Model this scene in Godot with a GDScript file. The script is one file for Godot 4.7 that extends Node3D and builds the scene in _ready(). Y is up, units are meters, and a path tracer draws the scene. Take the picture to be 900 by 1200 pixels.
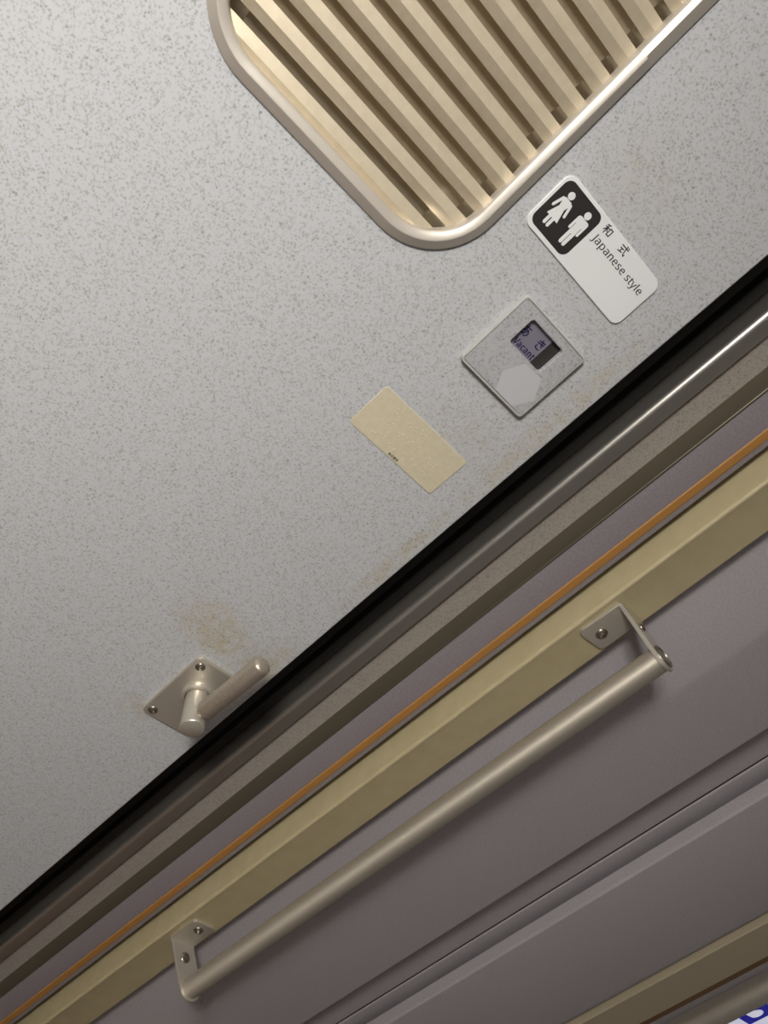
extends Node3D
# A train toilet door seen from the vestibule. Lengths below are millimetres:
# x to the right along the door, y above the camera's height, z out of the door face.

const EYE := 1.5            # the camera's height above the floor, metres
const FLOOR_Y := -1500.0
const CEIL_Y := 520.0

var mats := {}
var rng := RandomNumberGenerator.new()

# ---------------------------------------------------------------- helpers
func mm(x: float, y: float, z: float) -> Vector3:
	return Vector3(x * 0.001, EYE + y * 0.001, z * 0.001)

func start() -> SurfaceTool:
	var st := SurfaceTool.new()
	st.begin(Mesh.PRIMITIVE_TRIANGLES)
	return st

func vert(st: SurfaceTool, p: Vector3, n: Vector3, uv: Vector2) -> void:
	st.set_normal(n)
	st.set_uv(uv)
	st.add_vertex(p)

# a triangle with its own three normals, wound clockwise as seen from outside
func tri(st: SurfaceTool, a: Vector3, b: Vector3, c: Vector3, na: Vector3, nb: Vector3, nc: Vector3, ua := Vector2.ZERO, ub := Vector2.ZERO, uc := Vector2.ZERO) -> void:
	var face := (b - a).cross(c - a)
	if face.length_squared() < 1e-20:
		return
	if face.dot(na + nb + nc) > 0.0:
		vert(st, a, na, ua); vert(st, c, nc, uc); vert(st, b, nb, ub)
	else:
		vert(st, a, na, ua); vert(st, b, nb, ub); vert(st, c, nc, uc)

func quad(st: SurfaceTool, a: Vector3, b: Vector3, c: Vector3, d: Vector3, na: Vector3, nb: Vector3, nc: Vector3, nd: Vector3, ua := Vector2.ZERO, ub := Vector2.ZERO, uc := Vector2.ZERO, ud := Vector2.ZERO) -> void:
	tri(st, a, b, c, na, nb, nc, ua, ub, uc)
	tri(st, a, c, d, na, nc, nd, ua, uc, ud)

func flat_quad(st: SurfaceTool, a: Vector3, b: Vector3, c: Vector3, d: Vector3, n: Vector3) -> void:
	quad(st, a, b, c, d, n, n, n, n)

func box(st: SurfaceTool, lo: Vector3, hi: Vector3) -> void:
	for ax in 3:
		for s in 2:
			var n := Vector3.ZERO
			n[ax] = -1.0 if s == 0 else 1.0
			var u := (ax + 1) % 3
			var v := (ax + 2) % 3
			var p := []
			for k in [[0, 0], [1, 0], [1, 1], [0, 1]]:
				var q := Vector3.ZERO
				q[ax] = lo[ax] if s == 0 else hi[ax]
				q[u] = lo[u] if k[0] == 0 else hi[u]
				q[v] = lo[v] if k[1] == 0 else hi[v]
				p.append(q)
			quad(st, p[0], p[1], p[2], p[3], n, n, n, n, Vector2(p[0][u], p[0][v]), Vector2(p[1][u], p[1][v]), Vector2(p[2][u], p[2][v]), Vector2(p[3][u], p[3][v]))

func put(st: SurfaceTool, called: String, m: Material, parent: Node) -> MeshInstance3D:
	var o := MeshInstance3D.new()
	o.name = called
	st.index()
	o.mesh = st.commit()
	o.material_override = m
	o.cast_shadow = GeometryInstance3D.SHADOW_CASTING_SETTING_ON
	parent.add_child(o, true)
	return o

func node(called: String, parent: Node = self) -> Node3D:
	var o := Node3D.new()
	o.name = called
	parent.add_child(o, true)
	return o

func tag(o: Node, label: String, category := "", kind := "", group := "") -> void:
	if label: o.set_meta("label", label)
	if category: o.set_meta("category", category)
	if kind: o.set_meta("kind", kind)
	if group: o.set_meta("group", group)

# closed 2D outline -> true when it runs counter-clockwise (y up)
func ccw(pts: PackedVector2Array) -> PackedVector2Array:
	var a := 0.0
	for i in pts.size():
		a += pts[i].cross(pts[(i + 1) % pts.size()])
	if a < 0.0:
		pts.reverse()
	return pts

# per-edge normals of a closed outline, smoothed where the bend is gentle
func edge_normals(pts: PackedVector2Array) -> Array:
	var n := pts.size()
	var e := []
	for i in n:
		var d := (pts[(i + 1) % n] - pts[i]).normalized()
		e.append(Vector2(d.y, -d.x))
	var out := []
	for i in n:
		var prev: Vector2 = e[(i + n - 1) % n]
		var here: Vector2 = e[i]
		var next: Vector2 = e[(i + 1) % n]
		var a := (prev + here).normalized() if prev.dot(here) > 0.8 else here
		var b := (next + here).normalized() if next.dot(here) > 0.8 else here
		out.append([a, b])
	return out

# a vertical extrusion: outline in (x, z) mm, from y0 to y1
func upright(st: SurfaceTool, outline: PackedVector2Array, y0 := FLOOR_Y, y1 := CEIL_Y) -> void:
	var pts := ccw(outline)
	var en := edge_normals(pts)
	var run := 0.0
	for i in pts.size():
		var p := pts[i]
		var q := pts[(i + 1) % pts.size()]
		var l := p.distance_to(q)
		var na := Vector3(en[i][0].x, 0, en[i][0].y)
		var nb := Vector3(en[i][1].x, 0, en[i][1].y)
		quad(st, mm(p.x, y0, p.y), mm(q.x, y0, q.y), mm(q.x, y1, q.y), mm(p.x, y1, p.y), na, nb, nb, na,
			Vector2(run, -y0) * 0.001, Vector2(run + l, -y0) * 0.001, Vector2(run + l, -y1) * 0.001, Vector2(run, -y1) * 0.001)
		run += l
	var t := Geometry2D.triangulate_polygon(pts)
	for k in range(0, t.size(), 3):
		for yy in [[y0, Vector3.DOWN], [y1, Vector3.UP]]:
			var a := pts[t[k]]; var b := pts[t[k + 1]]; var c := pts[t[k + 2]]
			tri(st, mm(a.x, yy[0], a.y), mm(b.x, yy[0], b.y), mm(c.x, yy[0], c.y), yy[1], yy[1], yy[1])

func arc(c: Vector2, r: float, a0: float, a1: float, n: int) -> PackedVector2Array:
	var out := PackedVector2Array()
	for i in n + 1:
		var a := deg_to_rad(lerpf(a0, a1, float(i) / n))
		out.append(c + Vector2(cos(a), sin(a)) * r)
	return out

# rounded rectangle, counter-clockwise; every call with the same n gives matching points
func rrect(x0: float, y0: float, x1: float, y1: float, r: float, n := 8) -> PackedVector2Array:
	var out := PackedVector2Array()
	out.append_array(arc(Vector2(x1 - r, y0 + r), r, -90, 0, n))
	out.append_array(arc(Vector2(x1 - r, y1 - r), r, 0, 90, n))
	out.append_array(arc(Vector2(x0 + r, y1 - r), r, 90, 180, n))
	out.append_array(arc(Vector2(x0 + r, y0 + r), r, 180, 270, n))
	return out

func turned(pts: PackedVector2Array, deg: float) -> PackedVector2Array:
	var c := Vector2.ZERO
	for p in pts: c += p
	c /= pts.size()
	var out := PackedVector2Array()
	for p in pts: out.append(c + (p - c).rotated(deg_to_rad(deg)))
	return out

func face_uv(p: Vector2) -> Vector2:
	return Vector2((p.x + 340.0) / 700.0, (330.0 - p.y) / 1300.0)

# front face between an outline and a matching hole, or a full face
func ring(st: SurfaceTool, outer: PackedVector2Array, inner: PackedVector2Array, z: float, n := Vector3(0, 0, 1)) -> void:
	for i in outer.size():
		var j := (i + 1) % outer.size()
		quad(st, mm(outer[i].x, outer[i].y, z), mm(outer[j].x, outer[j].y, z), mm(inner[j].x, inner[j].y, z), mm(inner[i].x, inner[i].y, z), n, n, n, n,
			face_uv(outer[i]), face_uv(outer[j]), face_uv(inner[j]), face_uv(inner[i]))

func cap(st: SurfaceTool, pts: PackedVector2Array, z: float, n := Vector3(0, 0, 1)) -> void:
	var t := Geometry2D.triangulate_polygon(pts)
	for k in range(0, t.size(), 3):
		var a := pts[t[k]]; var b := pts[t[k + 1]]; var c := pts[t[k + 2]]
		tri(st, mm(a.x, a.y, z), mm(b.x, b.y, z), mm(c.x, c.y, z), n, n, n, face_uv(a), face_uv(b), face_uv(c))

# side wall joining two matching outlines at two heights; inwards turns the normals round (a hole)
func side(st: SurfaceTool, lo: PackedVector2Array, z0: float, hi: PackedVector2Array, z1: float, inwards := false) -> void:
	var en := edge_normals(lo)
	for i in lo.size():
		var j := (i + 1) % lo.size()
		var tilt := (lo[i].distance_to(hi[i])) / maxf(absf(z1 - z0), 0.001)
		var nn := []
		for k in 2:
			var v: Vector2 = en[i][k]
			var n3 := Vector3(v.x, v.y, 0)
			if inwards: n3 = -n3
			nn.append((n3 + Vector3(0, 0, tilt)).normalized())
		quad(st, mm(lo[i].x, lo[i].y, z0), mm(lo[j].x, lo[j].y, z0), mm(hi[j].x, hi[j].y, z1), mm(hi[i].x, hi[i].y, z1), nn[0], nn[1], nn[1], nn[0],
			face_uv(lo[i]), face_uv(lo[j]), face_uv(hi[j]), face_uv(hi[i]))

# plate with rounded corners and a chamfered front rim
func plate(st: SurfaceTool, x0: float, y0: float, x1: float, y1: float, r: float, z0: float, z1: float, bevel: float, deg := 0.0) -> void:
	var a := turned(rrect(x0, y0, x1, y1, r), deg)
	var b := turned(rrect(x0 + bevel * 0.35, y0 + bevel * 0.35, x1 - bevel * 0.35, y1 - bevel * 0.35, r - bevel * 0.35), deg)
	var c := turned(rrect(x0 + bevel, y0 + bevel, x1 - bevel, y1 - bevel, r - bevel), deg)
	side(st, a, z0, a, z1 - bevel)
	side(st, a, z1 - bevel, b, z1 - bevel * 0.35)
	side(st, b, z1 - bevel * 0.35, c, z1)
	cap(st, c, z1)
	cap(st, a, z0, Vector3(0, 0, -1))

# solid from an outline in the door plane
func prism(st: SurfaceTool, outline: PackedVector2Array, z0: float, z1: float) -> void:
	var pts := ccw(outline)
	side(st, pts, z0, pts, z1)
	cap(st, pts, z1)
	cap(st, pts, z0, Vector3(0, 0, -1))

# a pen stroke: a flat bar along a polyline with rounded ends
func stroke(st: SurfaceTool, line: Array, w: float, z0: float, z1: float) -> void:
	var out := PackedVector2Array()
	for p in line: out.append(p)
	for poly in Geometry2D.offset_polyline(out, w * 0.5, Geometry2D.JOIN_ROUND, Geometry2D.END_ROUND):
		if not Geometry2D.is_polygon_clockwise(poly):
			prism(st, poly, z0, z1)

# lathe: profile of (radius, height) along the basis' y axis
func lathe(st: SurfaceTool, profile: Array, at: Vector3, axis: Vector3, n := 40) -> void:
	var y := axis.normalized()
	var x := y.cross(Vector3(0.31, 0.2, 0.93) if absf(y.z) < 0.9 else Vector3(1, 0, 0)).normalized()
	var z := x.cross(y)
	for i in profile.size() - 1:
		var p: Vector2 = profile[i]
		var q: Vector2 = profile[i + 1]
		var d := (q - p).normalized()
		var here := Vector2(d.y, -d.x)
		var n0 := here
		var n1 := here
		if i > 0:
			var e := (p - Vector2(profile[i - 1])).normalized()
			var en := Vector2(e.y, -e.x)
			if en.dot(here) > 0.75: n0 = (en + here).normalized()
		if i < profile.size() - 2:
			var e2 := (Vector2(profile[i + 2]) - q).normalized()
			var en2 := Vector2(e2.y, -e2.x)
			if en2.dot(here) > 0.75: n1 = (en2 + here).normalized()
		for k in n:
			var a := TAU * k / n
			var b := TAU * (k + 1) / n
			var ra := x * cos(a) + z * sin(a)
			var rb := x * cos(b) + z * sin(b)
			quad(st, at + (ra * p.x + y * p.y) * 0.001, at + (rb * p.x + y * p.y) * 0.001, at + (rb * q.x + y * q.y) * 0.001, at + (ra * q.x + y * q.y) * 0.001,
				ra * n0.x + y * n0.y, rb * n0.x + y * n0.y, rb * n1.x + y * n1.y, ra * n1.x + y * n1.y,
				Vector2(float(k) / n, p.y * 0.01), Vector2(float(k + 1) / n, p.y * 0.01), Vector2(float(k + 1) / n, q.y * 0.01), Vector2(float(k) / n, q.y * 0.01))

func dome(r: float, h: float, base: float, n := 6) -> Array:
	var out := []
	for i in n + 1:
		var a := PI * 0.5 * i / n
		out.append(Vector2(r * cos(a), base + h * sin(a)))
	return out

# a cross-head screw with a real recess
func screw(parent: Node, x: float, y: float, z: float, r: float, deg: float) -> void:
	var st := start()
	var prof := [Vector2(0, -2.0), Vector2(r, -2.0), Vector2(r, 0.0)]
	prof.append_array(dome(r, r * 0.42, 0.0).slice(1))
	lathe(st, prof, Vector3.ZERO, Vector3(0, 0, 1), 24)
	st.index()
	var all := CSGCombiner3D.new()
	all.name = "screw"
	parent.add_child(all, true)
	var head := CSGMesh3D.new()
	head.name = "head"
	head.mesh = st.commit()
	head.material = mats.steel
	all.add_child(head)
	for k in 2:
		var c := CSGBox3D.new()
		c.name = "slot"
		c.operation = CSGShape3D.OPERATION_SUBTRACTION
		c.size = Vector3(r * 1.3, r * 0.34, r * 0.9) * 0.001
		c.rotation_degrees.z = deg + 90.0 * k
		c.position = Vector3(0, 0, r * 0.42 * 0.001)
		c.material = mats.steel
		all.add_child(c, true)
	all.position = mm(x, y, z)

func writing(parent: Node, called: String, text: String, x0: float, x1: float, base: float, cap_h: float, z: float, m: Material, bold := false) -> void:
	var font := SystemFont.new()
	font.font_names = PackedStringArray(["Droid Sans"])
	if bold: font.font_weight = 700
	var t := TextMesh.new()
	t.font = font
	t.text = text
	t.font_size = 64
	t.pixel_size = 0.001
	t.depth = 0.02
	t.horizontal_alignment = HORIZONTAL_ALIGNMENT_LEFT
	t.vertical_alignment = VERTICAL_ALIGNMENT_BOTTOM
	var size := t.get_aabb()
	# cap height of the face is about 0.714 em
	var sy := cap_h * 0.001 / (0.714 * 0.064)
	var sx := (x1 - x0) * 0.001 / size.size.x
	var o := MeshInstance3D.new()
	o.name = called
	o.mesh = t
	o.material_override = m
	o.scale = Vector3(sx, sy, 0.01)
	parent.add_child(o, true)
	var descent := font.get_descent(64) * 0.001
	o.position = mm(x0, base, z) - Vector3(size.position.x * sx, descent * sy, 0)

func glyph(st: SurfaceTool, strokes: Array, x0: float, y0: float, w: float, h: float, pen: float, z0: float, z1: float) -> void:
	for s in strokes:
		for i in s.size() - 1:
			stroke(st, [Vector2(x0 + s[i][0] * w, y0 + s[i][1] * h), Vector2(x0 + s[i + 1][0] * w, y0 + s[i + 1][1] * h)], pen, z0, z1)

# ---------------------------------------------------------------- materials
func std(c: Color, rough: float, metal := 0.0) -> StandardMaterial3D:
	var m := StandardMaterial3D.new()
	m.albedo_color = c
	m.roughness = rough
	m.metallic = metal
	return m

func rgb(r: float, g: float, b: float) -> Color:
	return Color(r / 255.0, g / 255.0, b / 255.0)

# faint grain: noise tones around white, multiplied with the albedo colour
func grain(seed_: int, freq: float, lo: float, hi: float, warm := 0.0) -> ImageTexture:
	var fn := FastNoiseLite.new()
	fn.seed = seed_
	fn.frequency = freq
	fn.noise_type = FastNoiseLite.TYPE_SIMPLEX_SMOOTH
	fn.fractal_octaves = 3
	var im := fn.get_seamless_image(512, 512)
	var g := Gradient.new()
	g.set_color(0, Color(lo, lo * (1.0 - warm * 0.5), lo * (1.0 - warm)))
	g.set_color(1, Color(hi, hi, hi))
	var out := Image.create(512, 512, false, Image.FORMAT_RGB8)
	for y in 512:
		for x in 512:
			out.set_pixel(x, y, g.sample(im.get_pixel(x, y).r))
	out.generate_mipmaps()
	return ImageTexture.create_from_image(out)

# speckled laminate of the door, with the stains that the photograph shows
func laminate() -> ImageTexture:
	var W := 1100
	var H := 2048
	var ppm := 1.5714           # pixels per mm
	var data := PackedByteArray()
	data.resize(W * H * 3)
	var base := [198, 199, 201]
	var one := PackedByteArray([base[0], base[1], base[2]])
	var row := PackedByteArray()
	for x in W: row.append_array(one)
	data.clear()
	for y in H: data.append_array(row)
	rng.seed = 77
	# stains: grime with a ragged outline of its own (centre x, y, radii mm, strength)
	var fn := FastNoiseLite.new()
	fn.seed = 5
	fn.frequency = 0.035
	fn.fractal_octaves = 4
	var stains := [[262, -436, 46, 38, 0.42], [300, -446, 40, 28, 0.3], [341, -445, 22, 60, 0.4], [-83, -6, 16, 34, 0.5], [344, -60, 14, 150, 0.32], [346, -260, 12, 90, 0.35], [332, -505, 22, 40, 0.5], [300, -120, 60, 26, 0.16], [275, -575, 26, 22, 0.3], [140, 130, 60, 30, 0.0], [232, 120, 50, 40, 0.14]]
	for s in stains:
		var cx: float = (s[0] + 340.0) * ppm
		var cy: float = (330.0 - s[1]) * ppm
		var rx: float = s[2] * ppm
		var ry: float = s[3] * ppm
		for y in range(maxi(0, int(cy - ry)), mini(H, int(cy + ry))):
			for x in range(maxi(0, int(cx - rx)), mini(W, int(cx + rx))):
				var d := Vector2((x - cx) / rx, (y - cy) / ry).length()
				if d >= 1.0: continue
				var n := fn.get_noise_2d(x, y) * 0.8 + 0.5 + rng.randf_range(-0.4, 0.4)
				var k: float = clampf(n, 0.0, 1.0) * (1.0 - d * d) * s[4]
				var i := (y * W + x) * 3
				data[i] = int(data[i] * (1.0 - 0.10 * k))
				data[i + 1] = int(data[i + 1] * (1.0 - 0.22 * k))
				data[i + 2] = int(data[i + 2] * (1.0 - 0.48 * k))
	# speckles: short flecks of darker grey
	for k in 250000:
		var x := rng.randf() * W
		var y := rng.randf() * H
		var ang := rng.randf() * PI
		var l := rng.randf_range(0.5, 1.7) * ppm * 0.5
		var w := rng.randf_range(0.4, 0.75)
		var f := rng.randf_range(0.80, 0.95)
		var brown := 0.94 if rng.randf() < 0.25 else 1.0
		var dx := cos(ang); var dy := sin(ang)
		for yy in range(int(y - l - 1), int(y + l + 2)):
			for xx in range(int(x - l - 1), int(x + l + 2)):
				var ux := xx - x; var uy := yy - y
				var along := absf(ux * dx + uy * dy) - l
				var across := absf(ux * dy - uy * dx) - w
				var cov := clampf(0.5 - along, 0.0, 1.0) * clampf(0.5 - across, 0.0, 1.0)
				if cov <= 0.0: continue
				var i := (posmod(yy, H) * W + posmod(xx, W)) * 3
				var m := 1.0 - (1.0 - f) * cov
				data[i] = int(data[i] * m)
				data[i + 1] = int(data[i + 1] * m)
				data[i + 2] = int(data[i + 2] * lerpf(1.0, brown, cov) * m)
	var im := Image.create_from_data(W, H, false, Image.FORMAT_RGB8, data)
	im.generate_mipmaps()
	return ImageTexture.create_from_image(im)

func make_materials() -> void:
	var g_fine := grain(3, 0.09, 0.90, 1.0)
	var g_soft := grain(9, 0.02, 0.95, 1.0, 0.03)
	var m := std(Color.WHITE, 0.75)
	m.metallic_specular = 0.3
	m.albedo_texture = laminate()
	mats.laminate = m
	m = std(rgb(194, 188, 191), 0.6)
	m.albedo_texture = g_fine
	m.uv1_triplanar = true; m.uv1_world_triplanar = true; m.uv1_scale = Vector3(5, 5, 5)
	mats.mauve = m
	m = std(rgb(200, 188, 150), 0.45)
	m.albedo_texture = g_soft
	m.uv1_triplanar = true; m.uv1_world_triplanar = true; m.uv1_scale = Vector3(3, 3, 3)
	mats.cream = m
	mats.olive = std(rgb(192, 180, 152), 0.5)
	mats.sealant = std(rgb(176, 126, 66), 0.55)
	mats.rubber = std(rgb(34, 33, 31), 0.6)
	mats.aluminium = std(rgb(186, 182, 174), 0.38, 0.85)
	mats.edge_metal = std(rgb(120, 112, 96), 0.4, 0.7)
	m = std(rgb(232, 220, 194), 0.34, 0.45)
	m.albedo_texture = g_soft
	m.uv1_triplanar = true; m.uv1_world_triplanar = true; m.uv1_scale = Vector3(9, 9, 9)
	mats.champagne = m
	mats.frame_metal = std(rgb(216, 208, 196), 0.34, 0.45)
	mats.satin = std(rgb(212, 205, 192), 0.36, 0.65)
	mats.bar = std(rgb(212, 204, 188), 0.56, 0.75)
	mats.bar.anisotropy_enabled = true
	mats.bar.anisotropy = -0.6
	mats.steel = std(rgb(170, 162, 148), 0.3, 0.95)
	mats.shutter = std(rgb(52, 49, 47), 0.5)
	mats.white = std(rgb(240, 241, 240), 0.4)
	mats.white_figure = std(rgb(240, 241, 240), 0.4)
	mats.black = std(rgb(44, 42, 41), 0.5)
	mats.ink = std(rgb(40, 39, 40), 0.6)
	mats.navy_ink = std(rgb(38, 36, 74), 0.6)
	m = std(rgb(218, 209, 182), 0.5)
	m.albedo_texture = grain(21, 0.03, 0.97, 1.0, 0.03)
	m.uv1_triplanar = true; m.uv1_world_triplanar = true; m.uv1_scale = Vector3(8, 8, 8)
	mats.label = m
	mats.clear_rim = std(rgb(196, 195, 190), 0.2)
	mats.sticker = std(rgb(198, 199, 202), 0.5)
	mats.display = std(rgb(128, 124, 138), 0.5)
	mats.blue = std(rgb(32, 32, 140), 0.45)
	# glow added to notice and square, set far brighter than the wall round it
	mats.notice = std(rgb(226, 226, 238), 0.4)
	mats.notice.emission_enabled = true
	mats.notice.emission = rgb(226, 226, 245)
	mats.notice.emission_energy_multiplier = 0.55
	mats.blue.emission_enabled = true
	mats.blue.emission = rgb(32, 32, 150)
	mats.blue.emission_energy_multiplier = 0.5
	mats.room = std(rgb(142, 140, 139), 0.7)
	mats.ceiling = std(rgb(180, 179, 177), 0.7)
	mats.floor = std(rgb(98, 72, 48), 0.7)

# ---------------------------------------------------------------- the setting
func build_shell() -> void:
	for s in [["floor", mats.floor, Vector3(-1650, FLOOR_Y - 60, -180), Vector3(1900, FLOOR_Y, 1750), "brown vestibule floor"],
			["ceiling", mats.ceiling, Vector3(-1650, CEIL_Y, -180), Vector3(1900, CEIL_Y + 60, 1750), "pale vestibule ceiling"],
			["wall_left", mats.room, Vector3(-1650, FLOOR_Y, -180), Vector3(-1600, CEIL_Y, 1750), "grey side wall left of the toilet door"],
			["wall_right", mats.room, Vector3(1850, FLOOR_Y, -180), Vector3(1900, CEIL_Y, 1750), "grey side wall at the far end of the vestibule"],
			["wall_back", mats.room, Vector3(-1600, FLOOR_Y, 1700), Vector3(1850, CEIL_Y, 1750), "grey wall opposite the toilet door"],
			["wall_partition", mats.room, Vector3(-1600, FLOOR_Y, -180), Vector3(1850, CEIL_Y, -130), "partition behind the toilet door frame"],
			["wall_front", mats.laminate, Vector3(-1600, FLOOR_Y, -130), Vector3(-360, CEIL_Y, -10), "speckled panel beside the toilet door"]]:
		var st := start()
		box(st, mm(s[2].x, s[2].y, s[2].z), mm(s[3].x, s[3].y, s[3].z))
		tag(put(st, s[0], s[1], self), s[4], "", "structure")

func build_jamb() -> void:
	var t := node("trim_1")
	tag(t, "metal door jamb with black rubber seal and speckled laminate strip", "", "structure")
	var st := start()
	var o := PackedVector2Array([Vector2(366, -130), Vector2(424, -130), Vector2(424, -67)])
	o.append_array(arc(Vector2(422, -67), 2, 0, 90, 4))
	o.append_array(arc(Vector2(413.5, -67.5), 2.5, 90, 180, 5))
	o.append_array([Vector2(411, -78), Vector2(404, -82), Vector2(366, -82)])
	upright(st, o)
	put(st, "rubber_seal", mats.rubber, t)
	st = start()
	o = PackedVector2Array([Vector2(424.6, -130), Vector2(444, -130), Vector2(444, -41)])
	o.append_array(arc(Vector2(443, -41), 1, 0, 90, 3))
	o.append_array(arc(Vector2(430.6, -46.0), 6.0, 90, 180, 10))
	upright(st, o)
	put(st, "jamb_profile", mats.aluminium, t)
	st = start()
	upright(st, PackedVector2Array([Vector2(444, -130), Vector2(475.5, -130), Vector2(475.5, -47), Vector2(444, -47)]))
	put(st, "laminate_strip", mats.laminate_strip, t)
	t = node("trim_2")
	tag(t, "mauve grey corner post with an orange sealant line", "", "structure")
	st = start()
	o = PackedVector2Array([Vector2(475.5, -130), Vector2(478, -130), Vector2(478, -20)])
	o.append_array(arc(Vector2(476.7, -21.2), 1.2, 90, 180, 4))
	upright(st, o)
	put(st, "edge_strip", mats.edge_metal, t)
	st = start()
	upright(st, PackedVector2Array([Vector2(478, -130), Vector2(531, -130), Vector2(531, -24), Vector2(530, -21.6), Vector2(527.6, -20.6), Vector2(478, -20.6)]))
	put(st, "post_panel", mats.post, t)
	st = start()
	o = PackedVector2Array([Vector2(512, -20.6), Vector2(522.5, -20.6), Vector2(522.5, -20.0)])
	o.append_array(arc(Vector2(521, -20.6), 1.3, 60, 90, 2))
	o.append_array(arc(Vector2(513.5, -20.6), 1.3, 90, 170, 3))
	upright(st, o)
	put(st, "sealant_line", mats.sealant, t)
	t = node("trim_3")
	tag(t, "yellowed cream cover strip that carries the grab bar brackets", "", "structure")
	st = start()
	o = PackedVector2Array([Vector2(544, -130), Vector2(598, -130), Vector2(598, -2)])
	o.append_array(arc(Vector2(596.5, -1.5), 1.5, 0, 90, 4))
	o.append_array([Vector2(552, 0), Vector2(550, 0.9)])
	o.append_array(arc(Vector2(547.2, -1.8), 3.2, 80, 180, 8))
	upright(st, o)
	put(st, "cover_strip", mats.cream, t)

func build_side_wall() -> void:
	var t := node("wall_side")
	tag(t, "mauve grey panelled wall carrying on right of the toilet door", "", "structure")
	# first panel: flat, then a slight bend, ending in a step
	var st := start()
	upright(st, PackedVector2Array([Vector2(598, -130), Vector2(880, -130), Vector2(880, -24), Vector2(879, -22), Vector2(735, -9.4), Vector2(727, -8.7), Vector2(718, -8.6), Vector2(598, -24)]))
	put(st, "panel", mats.mauve, t)
	st = start()
	upright(st, PackedVector2Array([Vector2(880, -130), Vector2(995.5, -130), Vector2(995.5, -72.8), Vector2(994.7, -72), Vector2(880, -72)]))
	put(st, "joint_strip", mats.mauve, t)
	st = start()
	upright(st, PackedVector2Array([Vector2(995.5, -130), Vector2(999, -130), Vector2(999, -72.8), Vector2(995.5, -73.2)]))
	put(st, "dark_groove_fill", mats.rubber, t)  # black filler standing in for the shade inside an open groove
	st = start()
	upright(st, PackedVector2Array([Vector2(999, -130), Vector2(1050, -130), Vector2(1050, -82), Vector2(1047, -75), Vector2(1042, -71.5), Vector2(1036, -70), Vector2(1001.5, -70), Vector2(999.8, -70.5), Vector2(999, -72)]))
	put(st, "joint_strip", mats.mauve, t)
	st = start()
	upright(st, PackedVector2Array([Vector2(1050, -130), Vector2(1130, -130), Vector2(1130, -118), Vector2(1050, -118)]))
	put(st, "gap_backing", mats.rubber, t)
	st = start()
	var o := PackedVector2Array([Vector2(1130, -130), Vector2(1269, -130), Vector2(1269, -42)])
	o.append_array(arc(Vector2(1241, -60), 30, 35, 90, 6))
	o.append_array([Vector2(1010, -30), Vector2(1006.5, -30.8), Vector2(1005.3, -32.5), Vector2(1005, -36), Vector2(1005, -50), Vector2(1130, -50)])
	upright(st, o)
	put(st, "panel", mats.mauve, t)
	t = node("trim_4")
	tag(t, "olive cover strip with a round metal post at the far panel end", "", "structure")
	st = start()
	upright(st, PackedVector2Array([Vector2(1272, -130), Vector2(1361, -130), Vector2(1361, -32), Vector2(1359, -30), Vector2(1274, -30), Vector2(1272, -32)]))
	put(st, "cover_strip", mats.olive, t)
	st = start()
	upright(st, PackedVector2Array([Vector2(1361, -130), Vector2(1388, -130), Vector2(1388, -37), Vector2(1361, -37)]))
	put(st, "brown_strip", mats.brown_strip, t)
	st = start()
	upright(st, arc(Vector2(1431, -25), 20, 0, 350, 35))
	put(st, "round_post", mats.satin, t)
	st = start()
	upright(st, PackedVector2Array([Vector2(1388, -130), Vector2(1850, -130), Vector2(1850, -48), Vector2(1388, -48)]))
	put(st, "end_panel", mats.mauve, t)

# ---------------------------------------------------------------- the door
const GX0 := -86.0
const GX1 := 176.0
const GY0 := -46.8
const GY1 := 330.0
const GR := 63.0

func frame_outline(inset: float) -> PackedVector2Array:
	return rrect(GX0 + inset, GY0 + inset, GX1 - inset, GY1 - inset, GR - inset, 14)

func build_door() -> Node3D:
	var door := node("door_1")
	tag(door, "speckled grey toilet door with louvred grille, lever handle and occupancy indicator", "", "structure")
	var st := start()
	var outer := rrect(-340, -1490, 357, 500, 2.0, 14)
	var rim := rrect(-338.8, -1488.8, 355.8, 498.8, 0.8, 14)
	var hole := frame_outline(5.0)
	side(st, outer, -38, outer, -1.2)
	side(st, outer, -1.2, rim, 0)
	ring(st, rim, hole, 0)
	ring(st, outer, hole, -38, Vector3(0, 0, -1))
	side(st, hole, -38, hole, 0, true)
	put(st, "door_leaf", mats.laminate, door)
	build_grille(door)
	build_indicator(door)
	build_handle(door)
	return door

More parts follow.
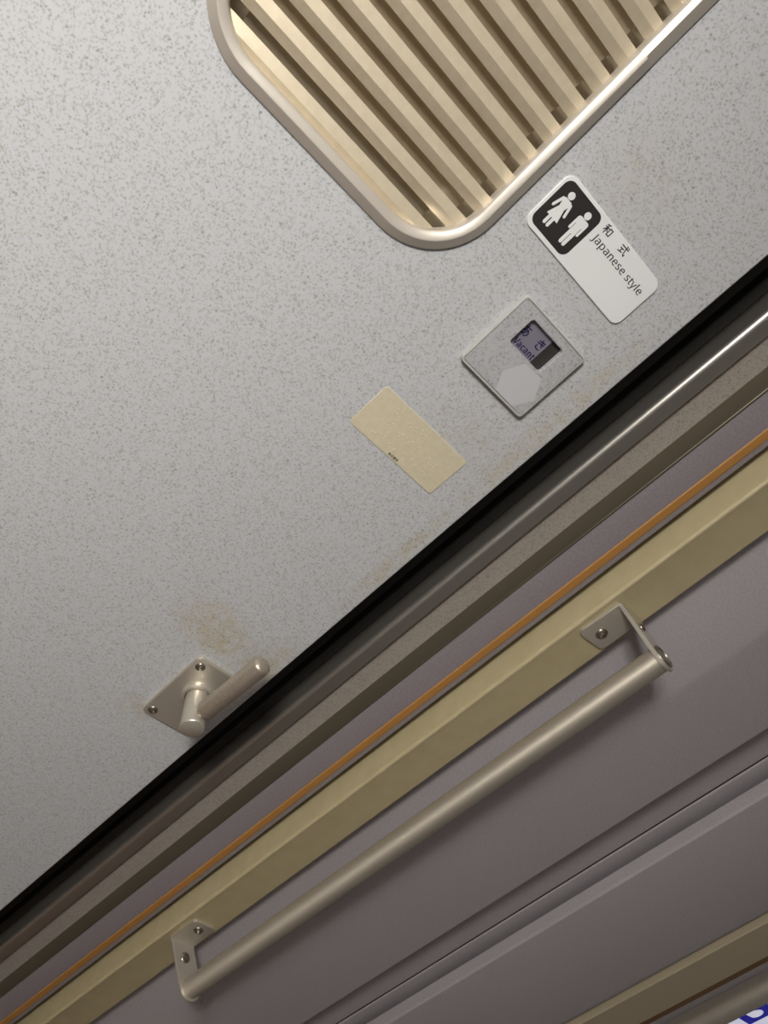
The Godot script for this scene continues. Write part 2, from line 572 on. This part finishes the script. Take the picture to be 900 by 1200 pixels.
# sweep of a frame profile (inset from the outline, z) along the rounded outline between two heights
func sweep_frame(st: SurfaceTool, prof: Array, ymin: float, ymax: float) -> void:
	var rings := []
	for p in prof: rings.append(frame_outline(p.x))
	var n: int = rings[0].size()
	for i in n:
		var j := (i + 1) % n
		for k in prof.size() - 1:
			var a: Vector2 = rings[k][i]; var b: Vector2 = rings[k][j]
			var c: Vector2 = rings[k + 1][j]; var d: Vector2 = rings[k + 1][i]
			var lo := minf(a.y, b.y); var hi := maxf(a.y, b.y)
			if hi <= ymin or lo >= ymax: continue
			var pa := a; var pb := b; var pc := c; var pd := d
			if lo < ymin or hi > ymax:
				if absf(a.x - b.x) < 0.01:
					pa.y = clampf(a.y, ymin, ymax); pb.y = clampf(b.y, ymin, ymax)
					pc.y = clampf(c.y, ymin, ymax); pd.y = clampf(d.y, ymin, ymax)
			# outline normal at both ends
			var na2 := _corner_normal(i)
			var nb2 := _corner_normal(j)
			var nk := []
			for e in 2:
				var kk: int = k + e
				var here := _prof_normal(prof, k)
				var sm := here
				if e == 0 and k > 0:
					var q := _prof_normal(prof, k - 1)
					if q.dot(here) > 0.93: sm = (q + here).normalized()
				if e == 1 and k < prof.size() - 2:
					var q2 := _prof_normal(prof, k + 1)
					if q2.dot(here) > 0.93: sm = (q2 + here).normalized()
				nk.append(sm)
			var n0a := Vector3(na2.x * nk[0].x, na2.y * nk[0].x, nk[0].y)
			var n0b := Vector3(nb2.x * nk[0].x, nb2.y * nk[0].x, nk[0].y)
			var n1a := Vector3(na2.x * nk[1].x, na2.y * nk[1].x, nk[1].y)
			var n1b := Vector3(nb2.x * nk[1].x, nb2.y * nk[1].x, nk[1].y)
			var za: float = prof[k].y
			var zb: float = prof[k + 1].y
			quad(st, mm(pa.x, pa.y, za), mm(pb.x, pb.y, za), mm(pc.x, pc.y, zb), mm(pd.x, pd.y, zb), n0a, n0b, n1b, n1a)

func _corner_normal(i: int) -> Vector2:
	var per := 15
	var c := i / per
	var a := deg_to_rad(-90.0 + 90.0 * c + 90.0 * float(i % per) / 14.0)
	return Vector2(cos(a), sin(a))

# profile runs from the outer foot over the crest to the inner foot; x of the result points outwards
func _prof_normal(prof: Array, k: int) -> Vector2:
	var d: Vector2 = (prof[k + 1] - prof[k]).normalized()
	return Vector2(d.y, d.x)

func build_grille(door: Node3D) -> void:
	var g := node("vent_grille", door)
	tag(g, "champagne metal louvred ventilation grille set in the door")
	var seam := 166.0
	var prof := [Vector2(1.2, 0.0), Vector2(0.0, 1.0), Vector2(0.6, 2.6), Vector2(6.2, 6.2), Vector2(7.4, 6.8), Vector2(8.8, 6.7), Vector2(13.2, 4.6), Vector2(14.4, 3.2), Vector2(14.8, 1.0), Vector2(14.8, -8.0), Vector2(5.2, -8.0), Vector2(5.2, 0.0)]
	var prof2 := [Vector2(1.2, 0.0), Vector2(0.0, 0.8), Vector2(0.5, 2.0), Vector2(8.2, 5.6), Vector2(9.0, 5.9), Vector2(9.8, 5.7), Vector2(13.4, 3.8), Vector2(14.4, 2.6), Vector2(14.8, 1.0), Vector2(14.8, -8.0), Vector2(5.2, -8.0), Vector2(5.2, 0.0)]
	var st := start()
	sweep_frame(st, prof, -1e4, seam)
	put(st, "grille_frame", mats.frame_metal, g)
	st = start()
	sweep_frame(st, prof2, seam, 1e4)
	put(st, "grille_frame", mats.frame_metal, g)
	for k in 16:
		var y := -27.2 + 23.22 * k
		var ext := slat_extent(y, 8.0)
		st = start()
		slat(st, [Vector2(y + 8.1, -8.2), Vector2(y + 8.3, -7.1), Vector2(y + 0.7, -4.3), Vector2(y, -4.0), Vector2(y - 0.7, -4.3), Vector2(y - 7.0, -7.8), Vector2(y - 6.8, -8.8), Vector2(y, -6.2)], ext.x, ext.y)
		put(st, "slat", mats.champagne, g)
	for k in 15:
		var y := -27.2 + 23.22 * k + 12.2
		var ext := slat_extent(y, 24.0)
		st = start()
		slat(st, [Vector2(y + 10.5, -11.6), Vector2(y + 11.0, -12.6), Vector2(y - 9.5, -26.0), Vector2(y - 10.0, -25.0)], ext.x, ext.y)
		put(st, "inner_slat", mats.champagne, g)
	st = start()
	plate(st, GX0 + 5.2, GY0 + 5.2, GX1 - 5.2, GY1 - 5.2, GR - 5.2, -38, -35, 0.2)
	put(st, "back_plate", mats.champagne, g)

func slat_extent(y: float, inset: float) -> Vector2:
	var x0 := GX0 + inset
	var x1 := GX1 - inset
	var r := GR - inset
	var dy := (GY0 + inset + r) - y
	var dy2 := y - (GY1 - inset - r)
	dy = maxf(dy, dy2)
	if dy > 0.0:
		var cut := r - sqrt(maxf(r * r - dy * dy, 0.0))
		x0 += cut
		x1 -= cut
	return Vector2(x0, x1)

# bar along x with a closed profile of (y, z)
func slat(st: SurfaceTool, prof: Array, x0: float, x1: float) -> void:
	var pts := PackedVector2Array()
	for p in prof: pts.append(p)
	pts = ccw(pts)
	var en := edge_normals(pts)
	for i in pts.size():
		var p := pts[i]
		var q := pts[(i + 1) % pts.size()]
		var na := Vector3(0, en[i][0].x, en[i][0].y)
		var nb := Vector3(0, en[i][1].x, en[i][1].y)
		quad(st, mm(x0, p.x, p.y), mm(x0, q.x, q.y), mm(x1, q.x, q.y), mm(x1, p.x, p.y), na, nb, nb, na)
	var t := Geometry2D.triangulate_polygon(pts)
	for k in range(0, t.size(), 3):
		for e in [[x0, Vector3.LEFT], [x1, Vector3.RIGHT]]:
			var a := pts[t[k]]; var b := pts[t[k + 1]]; var c := pts[t[k + 2]]
			tri(st, mm(e[0], a.x, a.y), mm(e[0], b.x, b.y), mm(e[0], c.x, c.y), e[1], e[1], e[1])

const HIRA_A := [[[.14, .78], [.86, .83]], [[.42, .98], [.39, .5], [.47, .08]], [[.7, .64], [.58, .32], [.36, .1], [.17, .1], [.12, .28], [.28, .5], [.58, .58], [.84, .46], [.88, .24], [.72, .05], [.56, .0]]]
const HIRA_KI := [[[.15, .76], [.84, .86]], [[.1, .54], [.88, .65]], [[.42, 1.0], [.58, .62], [.76, .36]], [[.24, .32], [.2, .14], [.38, .02], [.72, .03]]]
const KAN_WA := [[[.06, .8], [.42, .92]], [[.02, .62], [.5, .62]], [[.27, .86], [.27, .0]], [[.26, .6], [.04, .24]], [[.28, .58], [.48, .3]], [[.6, .74], [.93, .74], [.93, .12]], [[.6, .74], [.6, .12], [.93, .12]]]
const KAN_SHIKI := [[[.04, .74], [.96, .74]], [[.1, .47], [.52, .47]], [[.31, .47], [.31, .12]], [[.05, .08], [.56, .18]], [[.62, 1.0], [.66, .6], [.78, .2], [.9, .03], [.97, .2]], [[.78, .96], [.9, .86]]]
const KAN_BEN := [[[.24, .98], [.02, .55]], [[.14, .75], [.14, .0]], [[.3, .9], [.98, .9]], [[.38, .72], [.92, .72], [.92, .38]], [[.38, .72], [.38, .38], [.92, .38]], [[.38, .55], [.92, .55]], [[.64, .9], [.6, .3], [.3, .0]], [[.4, .3], [.96, .0]]]
const KAN_SHO := [[[.04, .92], [.46, .92]], [[.1, .7], [.42, .7], [.42, .45], [.1, .45]], [[.1, .7], [.08, .3], [.0, .0]], [[.92, .96], [.58, .86], [.58, .3], [.48, .0]], [[.58, .58], [.98, .58]], [[.8, .58], [.8, .0]]]

func build_indicator(door: Node3D) -> void:
	var g := node("occupancy_indicator", door)
	tag(g, "square grey lock indicator with a small window reading Vacant")
	var X0 := 236.3; var X1 := 315.6; var Y0 := -73.6; var Y1 := 0.9
	var st := start()
	# rim: a glossy border round the face
	var a := rrect(X0, Y0, X1, Y1, 4.0)
	var a2 := rrect(X0 + 0.5, Y0 + 0.5, X1 - 0.5, Y1 - 0.5, 3.5)
	var b := rrect(X0 + 1.6, Y0 + 2.2, X1 - 1.6, Y1 - 1.4, 3.0)
	side(st, a, 0, a, 5.4)
	side(st, a, 5.4, a2, 6.0)
	ring(st, a2, b, 6.0)
	side(st, b, 4.4, b, 6.0, true)
	put(st, "rim", mats.clear_rim, g)
	st = start()
	var c := rrect(X0 + 2.1, Y0 + 2.7, X1 - 2.1, Y1 - 1.9, 2.6)
	var w := rrect(254.9, -35.3, 296.2, -8.3, 3.2)
	var w2 := rrect(255.5, -34.7, 295.6, -8.9, 2.8)
	side(st, c, 0.2, c, 5.9)
	ring(st, c, w, 5.9)
	side(st, w, 5.9, w2, 5.0, true)
	side(st, w2, 0.2, w2, 5.0, true)
	put(st, "face_plate", mats.face, g)
	st = start()
	prism(st, rrect(254.0, -36.0, 284.2, -7.6, 0.6), 0.25, 1.0)
	put(st, "display_card", mats.display, g)
	st = start()
	box(st, mm(284.2, -36.0, 0.1), mm(297.0, -7.6, 0.3))
	put(st, "shutter", mats.shutter, g)
	st = start()
	glyph(st, HIRA_A, 255.8, -23.7, 9.2, 9.4, 1.15, 1.0, 1.12)
	glyph(st, HIRA_KI, 274.6, -23.4, 8.6, 9.0, 1.15, 1.0, 1.12)
	put(st, "lettering", mats.navy_ink, g)
	writing(g, "lettering", "Vacant", 258.6, 283.4, -33.3, 6.0, 1.06, mats.navy_ink, true)
	st = start()
	prism(st, PackedVector2Array([Vector2(279.6, -70.6), Vector2(270.8, -55.2), Vector2(280.4, -38.0), Vector2(300.4, -36.8), Vector2(311.8, -53.7), Vector2(301.8, -71.0)]), 5.9, 6.15)
	var s := put(st, "hexagon_sticker", mats.sticker, g)
	tag(s, "pale hexagonal sticker")

func build_handle(door: Node3D) -> void:
	var g := node("lever_handle", door)
	tag(g, "satin metal lever handle on a screwed rectangular plate")
	var X := 310.0; var Y := -512.5
	var st := start()
	plate(st, 278.8, -570, 341.5, -471, 7.0, 0, 4.2, 1.6)
	put(st, "back_plate", mats.satin, g)
	for p in [[288.4, -481.6, 20.0], [288.4, -561.0, 65.0], [332.0, -481.6, 40.0], [332.0, -561.0, 5.0]]:
		screw(g, p[0], p[1], 4.2, 5.3, p[2])
	st = start()
	lathe(st, [Vector2(17.0, 4.0), Vector2(17.0, 8.6), Vector2(16.3, 9.8), Vector2(15.0, 10.2), Vector2(13.4, 10.2), Vector2(12.9, 9.0)], mm(X, Y, 0), Vector3(0, 0, 1))
	put(st, "collar", mats.satin, g)
	st = start()
	lathe(st, [Vector2(12.3, 4.5), Vector2(12.3, 51.4), Vector2(11.9, 52.8), Vector2(10.9, 53.5), Vector2(0, 53.6)], mm(X, Y, 0), Vector3(0, 0, 1), 48)
	put(st, "spindle", mats.satin, g)
	st = start()
	var prof := [Vector2(6.4, 8.0), Vector2(5.4, 12.2), Vector2(5.2, 14.2), Vector2(6.0, 15.4), Vector2(8.6, 16.4), Vector2(9.8, 18.0), Vector2(10.0, 20.0), Vector2(10.0, 102.0)]
	for i in range(1, 8):
		var a := PI * 0.5 * i / 7
		prof.append(Vector2(2.6 + 7.4 * cos(a), 102.0 + 5.5 * sin(a)))
	prof.append(Vector2(0, 107.8))
	lathe(st, prof, mm(X + 0.5, Y, 40.5), Vector3(0.012, 1, 0.05), 48)
	put(st, "lever", mats.lever, g)

# ---------------------------------------------------------------- things on the door and wall
func build_sign() -> void:
	var g := node("restroom_sign")
	g.position = mm(251, 59, 0)
	tag(g, "white restroom sign with woman and man pictogram reading Japanese style", "sign")
	var holder := Node3D.new()
	var st := start()
	plate(st, 189.6, 35.0, 312.4, 83.3, 8.0, 0, 2.0, 0.5)
	var parts := [put(st, "sign_plate", mats.white, g)]
	st = start()
	prism(st, rrect(192.4, 38.6, 235.2, 80.3, 6.5), 2.0, 2.12)
	var panel := put(st, "pictogram_panel", mats.black, g)
	parts.append(panel)
	var z0 := 2.12; var z1 := 2.26
	st = start()
	prism(st, arc(Vector2(203.6, 72.2), 3.0, 0, 345, 23), z0, z1)
	prism(st, PackedVector2Array([Vector2(201.2, 68.9), Vector2(207.6, 68.9), Vector2(208.9, 67.6), Vector2(207.6, 61.5), Vector2(211.0, 51.6), Vector2(198.6, 51.6), Vector2(201.8, 61.5), Vector2(200.0, 67.6)]), z0, z1)
	stroke(st, [Vector2(200.0, 67.2), Vector2(197.6, 58.5)], 2.3, z0, z1 - 0.02)
	stroke(st, [Vector2(208.9, 67.2), Vector2(211.4, 58.5)], 2.3, z0, z1 - 0.02)
	stroke(st, [Vector2(202.6, 52.0), Vector2(202.6, 45.6)], 2.8, z0, z1 - 0.03)
	stroke(st, [Vector2(206.4, 52.0), Vector2(206.4, 45.6)], 2.8, z0, z1 - 0.03)
	put(st, "woman_figure", mats.white_figure, panel)
	st = start()
	prism(st, arc(Vector2(224.4, 72.2), 3.0, 0, 345, 23), z0, z1)
	prism(st, rrect(219.0, 62.5, 230.8, 69.0, 2.4), z0, z1 - 0.02)
	prism(st, rrect(221.6, 55.0, 228.2, 66.0, 0.8), z0, z1)
	stroke(st, [Vector2(220.1, 66.0), Vector2(220.1, 57.2)], 2.2, z0, z1 - 0.03)
	stroke(st, [Vector2(229.7, 66.0), Vector2(229.7, 57.2)], 2.2, z0, z1 - 0.03)
	stroke(st, [Vector2(223.2, 57.0), Vector2(223.2, 45.6)], 3.1, z0, z1 - 0.04)
	stroke(st, [Vector2(226.8, 57.0), Vector2(226.8, 45.6)], 3.1, z0, z1 - 0.04)
	put(st, "man_figure", mats.white_figure, panel)
	st = start()
	glyph(st, KAN_WA, 240.4, 73.4, 8.6, 8.2, 0.85, 2.0, 2.12)
	glyph(st, KAN_SHIKI, 261.4, 73.4, 8.6, 8.0, 0.85, 2.0, 2.12)
	parts.append(put(st, "lettering", mats.ink, g))
	holder.free()
	for p in parts: p.position -= g.position
	writing(g, "lettering", "Japanese style", 239.4, 304.6, 64.0, 6.2, 2.06, mats.ink)
	g.get_child(g.get_child_count() - 1).position -= g.position

func build_braille() -> void:
	var g := node("braille_label")
	tag(g, "cream braille label with raised dots below the indicator", "label")
	var st := start()
	plate(st, 210.4, -180.6, 316.3, -134.3, 3.2, 0, 0.8, 0.3, -0.8)
	put(st, "label_plate", mats.label, g)
	st = start()
	var dots := [[232.3, -143.1], [232.9, -146.4], [235.5, -146.2], [237.2, -142.3], [239.2, -147.4], [227.0, -157.4], [227.8, -160.0], [230.0, -158.9], [234.5, -156.3], [235.3, -160.3], [237.7, -158.6], [239.9, -155.6], [232.1, -172.9], [233.6, -172.5], [238.5, -173.0], [238.1, -169.3], [242.9, -171.3], [242.8, -168.9], [249.6, -158.1], [252.7, -159.7], [253.6, -157.2], [254.4, -155.7], [258.1, -156.2], [250.7, -145.1], [253.0, -141.7], [253.0, -147.3], [255.5, -146.9], [259.9, -146.4], [258.5, -144.1], [264.0, -141.9], [265.2, -144.9], [267.5, -143.3], [270.3, -143.2], [269.9, -146.5], [263.3, -159.9], [263.5, -157.7], [265.5, -155.8], [250.3, -171.0], [252.6, -168.9], [253.2, -173.4], [257.6, -173.4], [258.6, -171.5], [265.3, -171.4], [267.5, -168.7], [270.1, -173.2], [274.3, -155.3], [277.1, -159.8], [277.7, -156.7], [279.5, -159.2], [277.5, -168.4], [285.8, -158.6], [288.1, -156.4], [290.2, -160.8], [293.6, -160.7], [298.0, -160.5], [298.0, -156.7], [283.2, -170.4], [285.9, -171.1], [288.9, -171.9], [289.6, -169.8], [293.9, -170.0], [296.7, -170.7], [296.3, -173.2], [300.2, -172.1]]
	for d in dots:
		var prof := [Vector2(0.85, -0.1)]
		prof.append_array(dome(0.85, 0.5, 0.0, 3))
		lathe(st, prof, mm(d[0], d[1], 0.8), Vector3(0, 0, 1), 10)
	put(st, "braille_dots", mats.label, g)
	st = start()
	var k := 0
	for s in [KAN_WA, KAN_SHIKI, KAN_BEN, KAN_SHO]:
		glyph(st, s, 257.3 + 3.05 * k, -178.9 - 0.05 * k, 2.6, 2.7, 0.36, 0.8, 0.9)
		k += 1
	put(st, "lettering", mats.ink, g)

func build_bar() -> void:
	var g := node("grab_bar")
	tag(g, "vertical satin metal grab bar held by two bent brackets on cream strip", "grab bar")
	var st := start()
	lathe(st, [Vector2(0, 0), Vector2(13.4, 0), Vector2(13.4, 744), Vector2(0, 744)], mm(597.5, -880, 55), Vector3(0, 1, 0), 64)
	put(st, "bar", mats.bar, g)
	for e in [[-133.0, -1.0], [-883.5, 1.0]]:
		var yo: float = e[0]         # outer side of the arm
		var s: float = e[1]          # towards the middle of the bar
		st = start()
		# flange on the cream strip
		var far: float = yo + s * 53.0
		var lo := minf(yo + s * 2.0, far)
		var hi := maxf(yo + s * 2.0, far)
		var f := PackedVector2Array()
		if s < 0.0:
			f.append_array(arc(Vector2(586, lo + 7), 7, -90, 0, 5)); f.append(Vector2(593, hi)); f.append(Vector2(556, hi)); f.append_array(arc(Vector2(561, lo + 5), 7, 180, 270, 5))
		else:
			f.append(Vector2(556.5, lo)); f.append(Vector2(593.5, lo)); f.append_array(arc(Vector2(586, hi - 6), 6, 0, 90, 5)); f.append_array(arc(Vector2(562.5, hi - 6), 6, 90, 180, 5))
		var fi := PackedVector2Array()
		var mid := Vector2(574.5, (lo + hi) * 0.5)
		f = ccw(f)
		for p in f: fi.append(mid + (p - mid) * Vector2(0.965, 0.975))
		side(st, f, 0.0, f, 2.8)
		side(st, f, 2.8, fi, 3.6)
		cap(st, fi, 3.6)
		# arm: a plate that leans to the bar and ends round
		var o := PackedVector2Array([Vector2(556.8, 1.5), Vector2(593.2, 1.5)])
		o.append_array(arc(Vector2(597.5, 55), 16.0, -18, 160, 16))
		var ya := minf(yo, yo + s * 4.0)
		var yb := maxf(yo, yo + s * 4.0)
		var inset := PackedVector2Array()
		var m2 := Vector2(587, 32)
		o = ccw(o)
		for p in o: inset.append(m2 + (p - m2) * 0.978)
		upright(st, o, ya + 0.5, yb - 0.5)
		upright(st, inset, ya, yb)
		put(st, "bracket", mats.satin, g)
		screw(g, 573.8, yo + s * 38.5, 3.6, 6.8, 30.0)
		st = start()
		var bp := [Vector2(7.4, -1.4)]
		bp.append_array(dome(7.4, 3.0, -0.4, 5))
		lathe(st, bp, mm(582.5, yo + s * 4.0, 21), Vector3(0, s, 0), 24)
		var bp2 := [Vector2(5.2, -1.4)]
		bp2.append_array(dome(5.2, 3.4, -0.4, 5))
		lathe(st, bp2, mm(582.5, yo, 21), Vector3(0, -s, 0), 24)
		put(st, "rivet", mats.steel, g)
		st = start()
		lathe(st, [Vector2(0, 0), Vector2(13.0, 0), Vector2(13.0, 1.6), Vector2(12.2, 2.2), Vector2(10.6, 2.2), Vector2(10.2, 1.2), Vector2(0, 1.2)], mm(597.5, yo, 55), Vector3(0, -s, 0), 40)
		put(st, "end_cap", mats.steel, g)

func build_notice() -> void:
	var g := node("wall_notice")
	tag(g, "white notice with an added glow and a dark blue pictogram square beyond the round post", "sign")
	var st := start()
	plate(st, 1462, -760, 1640, -430, 4, -48, -45, 0.5)
	put(st, "notice_board", mats.notice, g)
	st = start()
	prism(st, PackedVector2Array([Vector2(1466, -546), Vector2(1564, -546), Vector2(1564, -488), Vector2(1466, -488)]), -45, -44.6)
	var p := put(st, "pictogram_panel", mats.blue, g)
	st = start()
	var o := PackedVector2Array([Vector2(1516, -532)])
	o.append_array(arc(Vector2(1539, -518), 13, -60, 130, 10))
	prism(st, o, -44.6, -44.3)
	put(st, "pictogram", mats.notice, p)

func build_lamp() -> void:
	var g := node("ceiling_light")
	tag(g, "square ceiling downlight with frosted diffuser above the toilet door", "lamp")
	var c := Vector3(-520, CEIL_Y, 800)
	var st := start()
	box(st, mm(c.x - 130, c.y - 12, c.z - 130), mm(c.x + 130, c.y, c.z + 130))
	put(st, "housing", mats.white, g)
	st = start()
	box(st, mm(c.x - 116, c.y - 15, c.z - 116), mm(c.x + 116, c.y - 12.2, c.z + 116))
	var m := std(Color.WHITE, 0.5)
	m.emission_enabled = true
	m.emission = Color(1.0, 0.985, 0.965)
	m.emission_energy_multiplier = 2.0
	put(st, "diffuser", m, g)
	var l := AreaLight3D.new()
	l.name = "lamp_glow"
	l.area_size = Vector2(0.24, 0.24)
	l.light_color = Color(1.0, 0.985, 0.965)
	l.light_energy = 1.2
	l.shadow_enabled = true
	l.set("area_range", 6.0)
	l.set("area_attenuation", 2.0)
	g.add_child(l)
	l.position = mm(c.x, c.y - 17, c.z)
	l.rotation_degrees.x = -90
	# bare fill light added below the flat diffuser to brighten walls sideways
	var b := OmniLight3D.new()
	b.name = "added_side_fill"
	b.light_color = l.light_color
	b.light_energy = 0.57
	b.light_size = 0.09
	b.omni_range = 6.0
	b.omni_attenuation = 2.0
	b.shadow_enabled = true
	g.add_child(b)
	b.position = mm(c.x, c.y - 160, c.z)

func _ready() -> void:
	# camera: 26 mm-equivalent lens, looking right and down, rolled to the side
	var cam := Camera3D.new()
	cam.name = "camera"
	add_child(cam)
	var right := Vector3(0.70072473, 0.70880065, 0.08115724)
	var down := Vector3(0.58226335, -0.63391402, 0.50904067)
	var fwd := Vector3(0.41225507, -0.3094425, -0.85690787)
	cam.transform = Transform3D(Basis(right, -down, -fwd).orthonormalized(), mm(0, 0, 620))
	cam.fov = rad_to_deg(2.0 * atan(600.0 / 905.0))
	cam.near = 0.02
	cam.current = true
	var we := WorldEnvironment.new()
	we.name = "environment"
	var env := Environment.new()
	env.background_mode = Environment.BG_COLOR
	env.background_color = Color(0.02, 0.02, 0.02)
	env.tonemap_mode = Environment.TONE_MAPPER_LINEAR
	env.tonemap_exposure = 1.0
	env.sdfgi_enabled = true
	env.ssao_enabled = true
	env.ssil_enabled = true
	we.environment = env
	add_child(we)
	make_materials()
	var ls := StandardMaterial3D.new()
	ls.roughness = 0.55
	ls.albedo_texture = mats.laminate.albedo_texture
	ls.uv1_scale = Vector3(1.0 / 0.7, 1.0 / 1.3, 1)
	mats.laminate_strip = ls
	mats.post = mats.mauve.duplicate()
	mats.post.albedo_color = rgb(160, 152, 157)  # wall mauve made darker: shade of the recess put into the colour
	ls.albedo_color = rgb(214, 203, 190)
	mats.brown_strip = std(rgb(120, 88, 52), 0.5)
	var fm := std(rgb(240, 240, 240), 0.35)
	fm.albedo_texture = mats.laminate.albedo_texture
	mats.face = fm
	var lm: StandardMaterial3D = mats.satin.duplicate()
	lm.albedo_texture = grain(31, 0.06, 0.78, 1.0, 0.12)
	lm.uv1_triplanar = true
	lm.uv1_scale = Vector3(14, 14, 14)
	mats.lever = lm
	build_lamp()
	build_shell()
	build_jamb()
	build_side_wall()
	build_door()
	build_bar()
	build_sign()
	build_braille()
	build_notice()
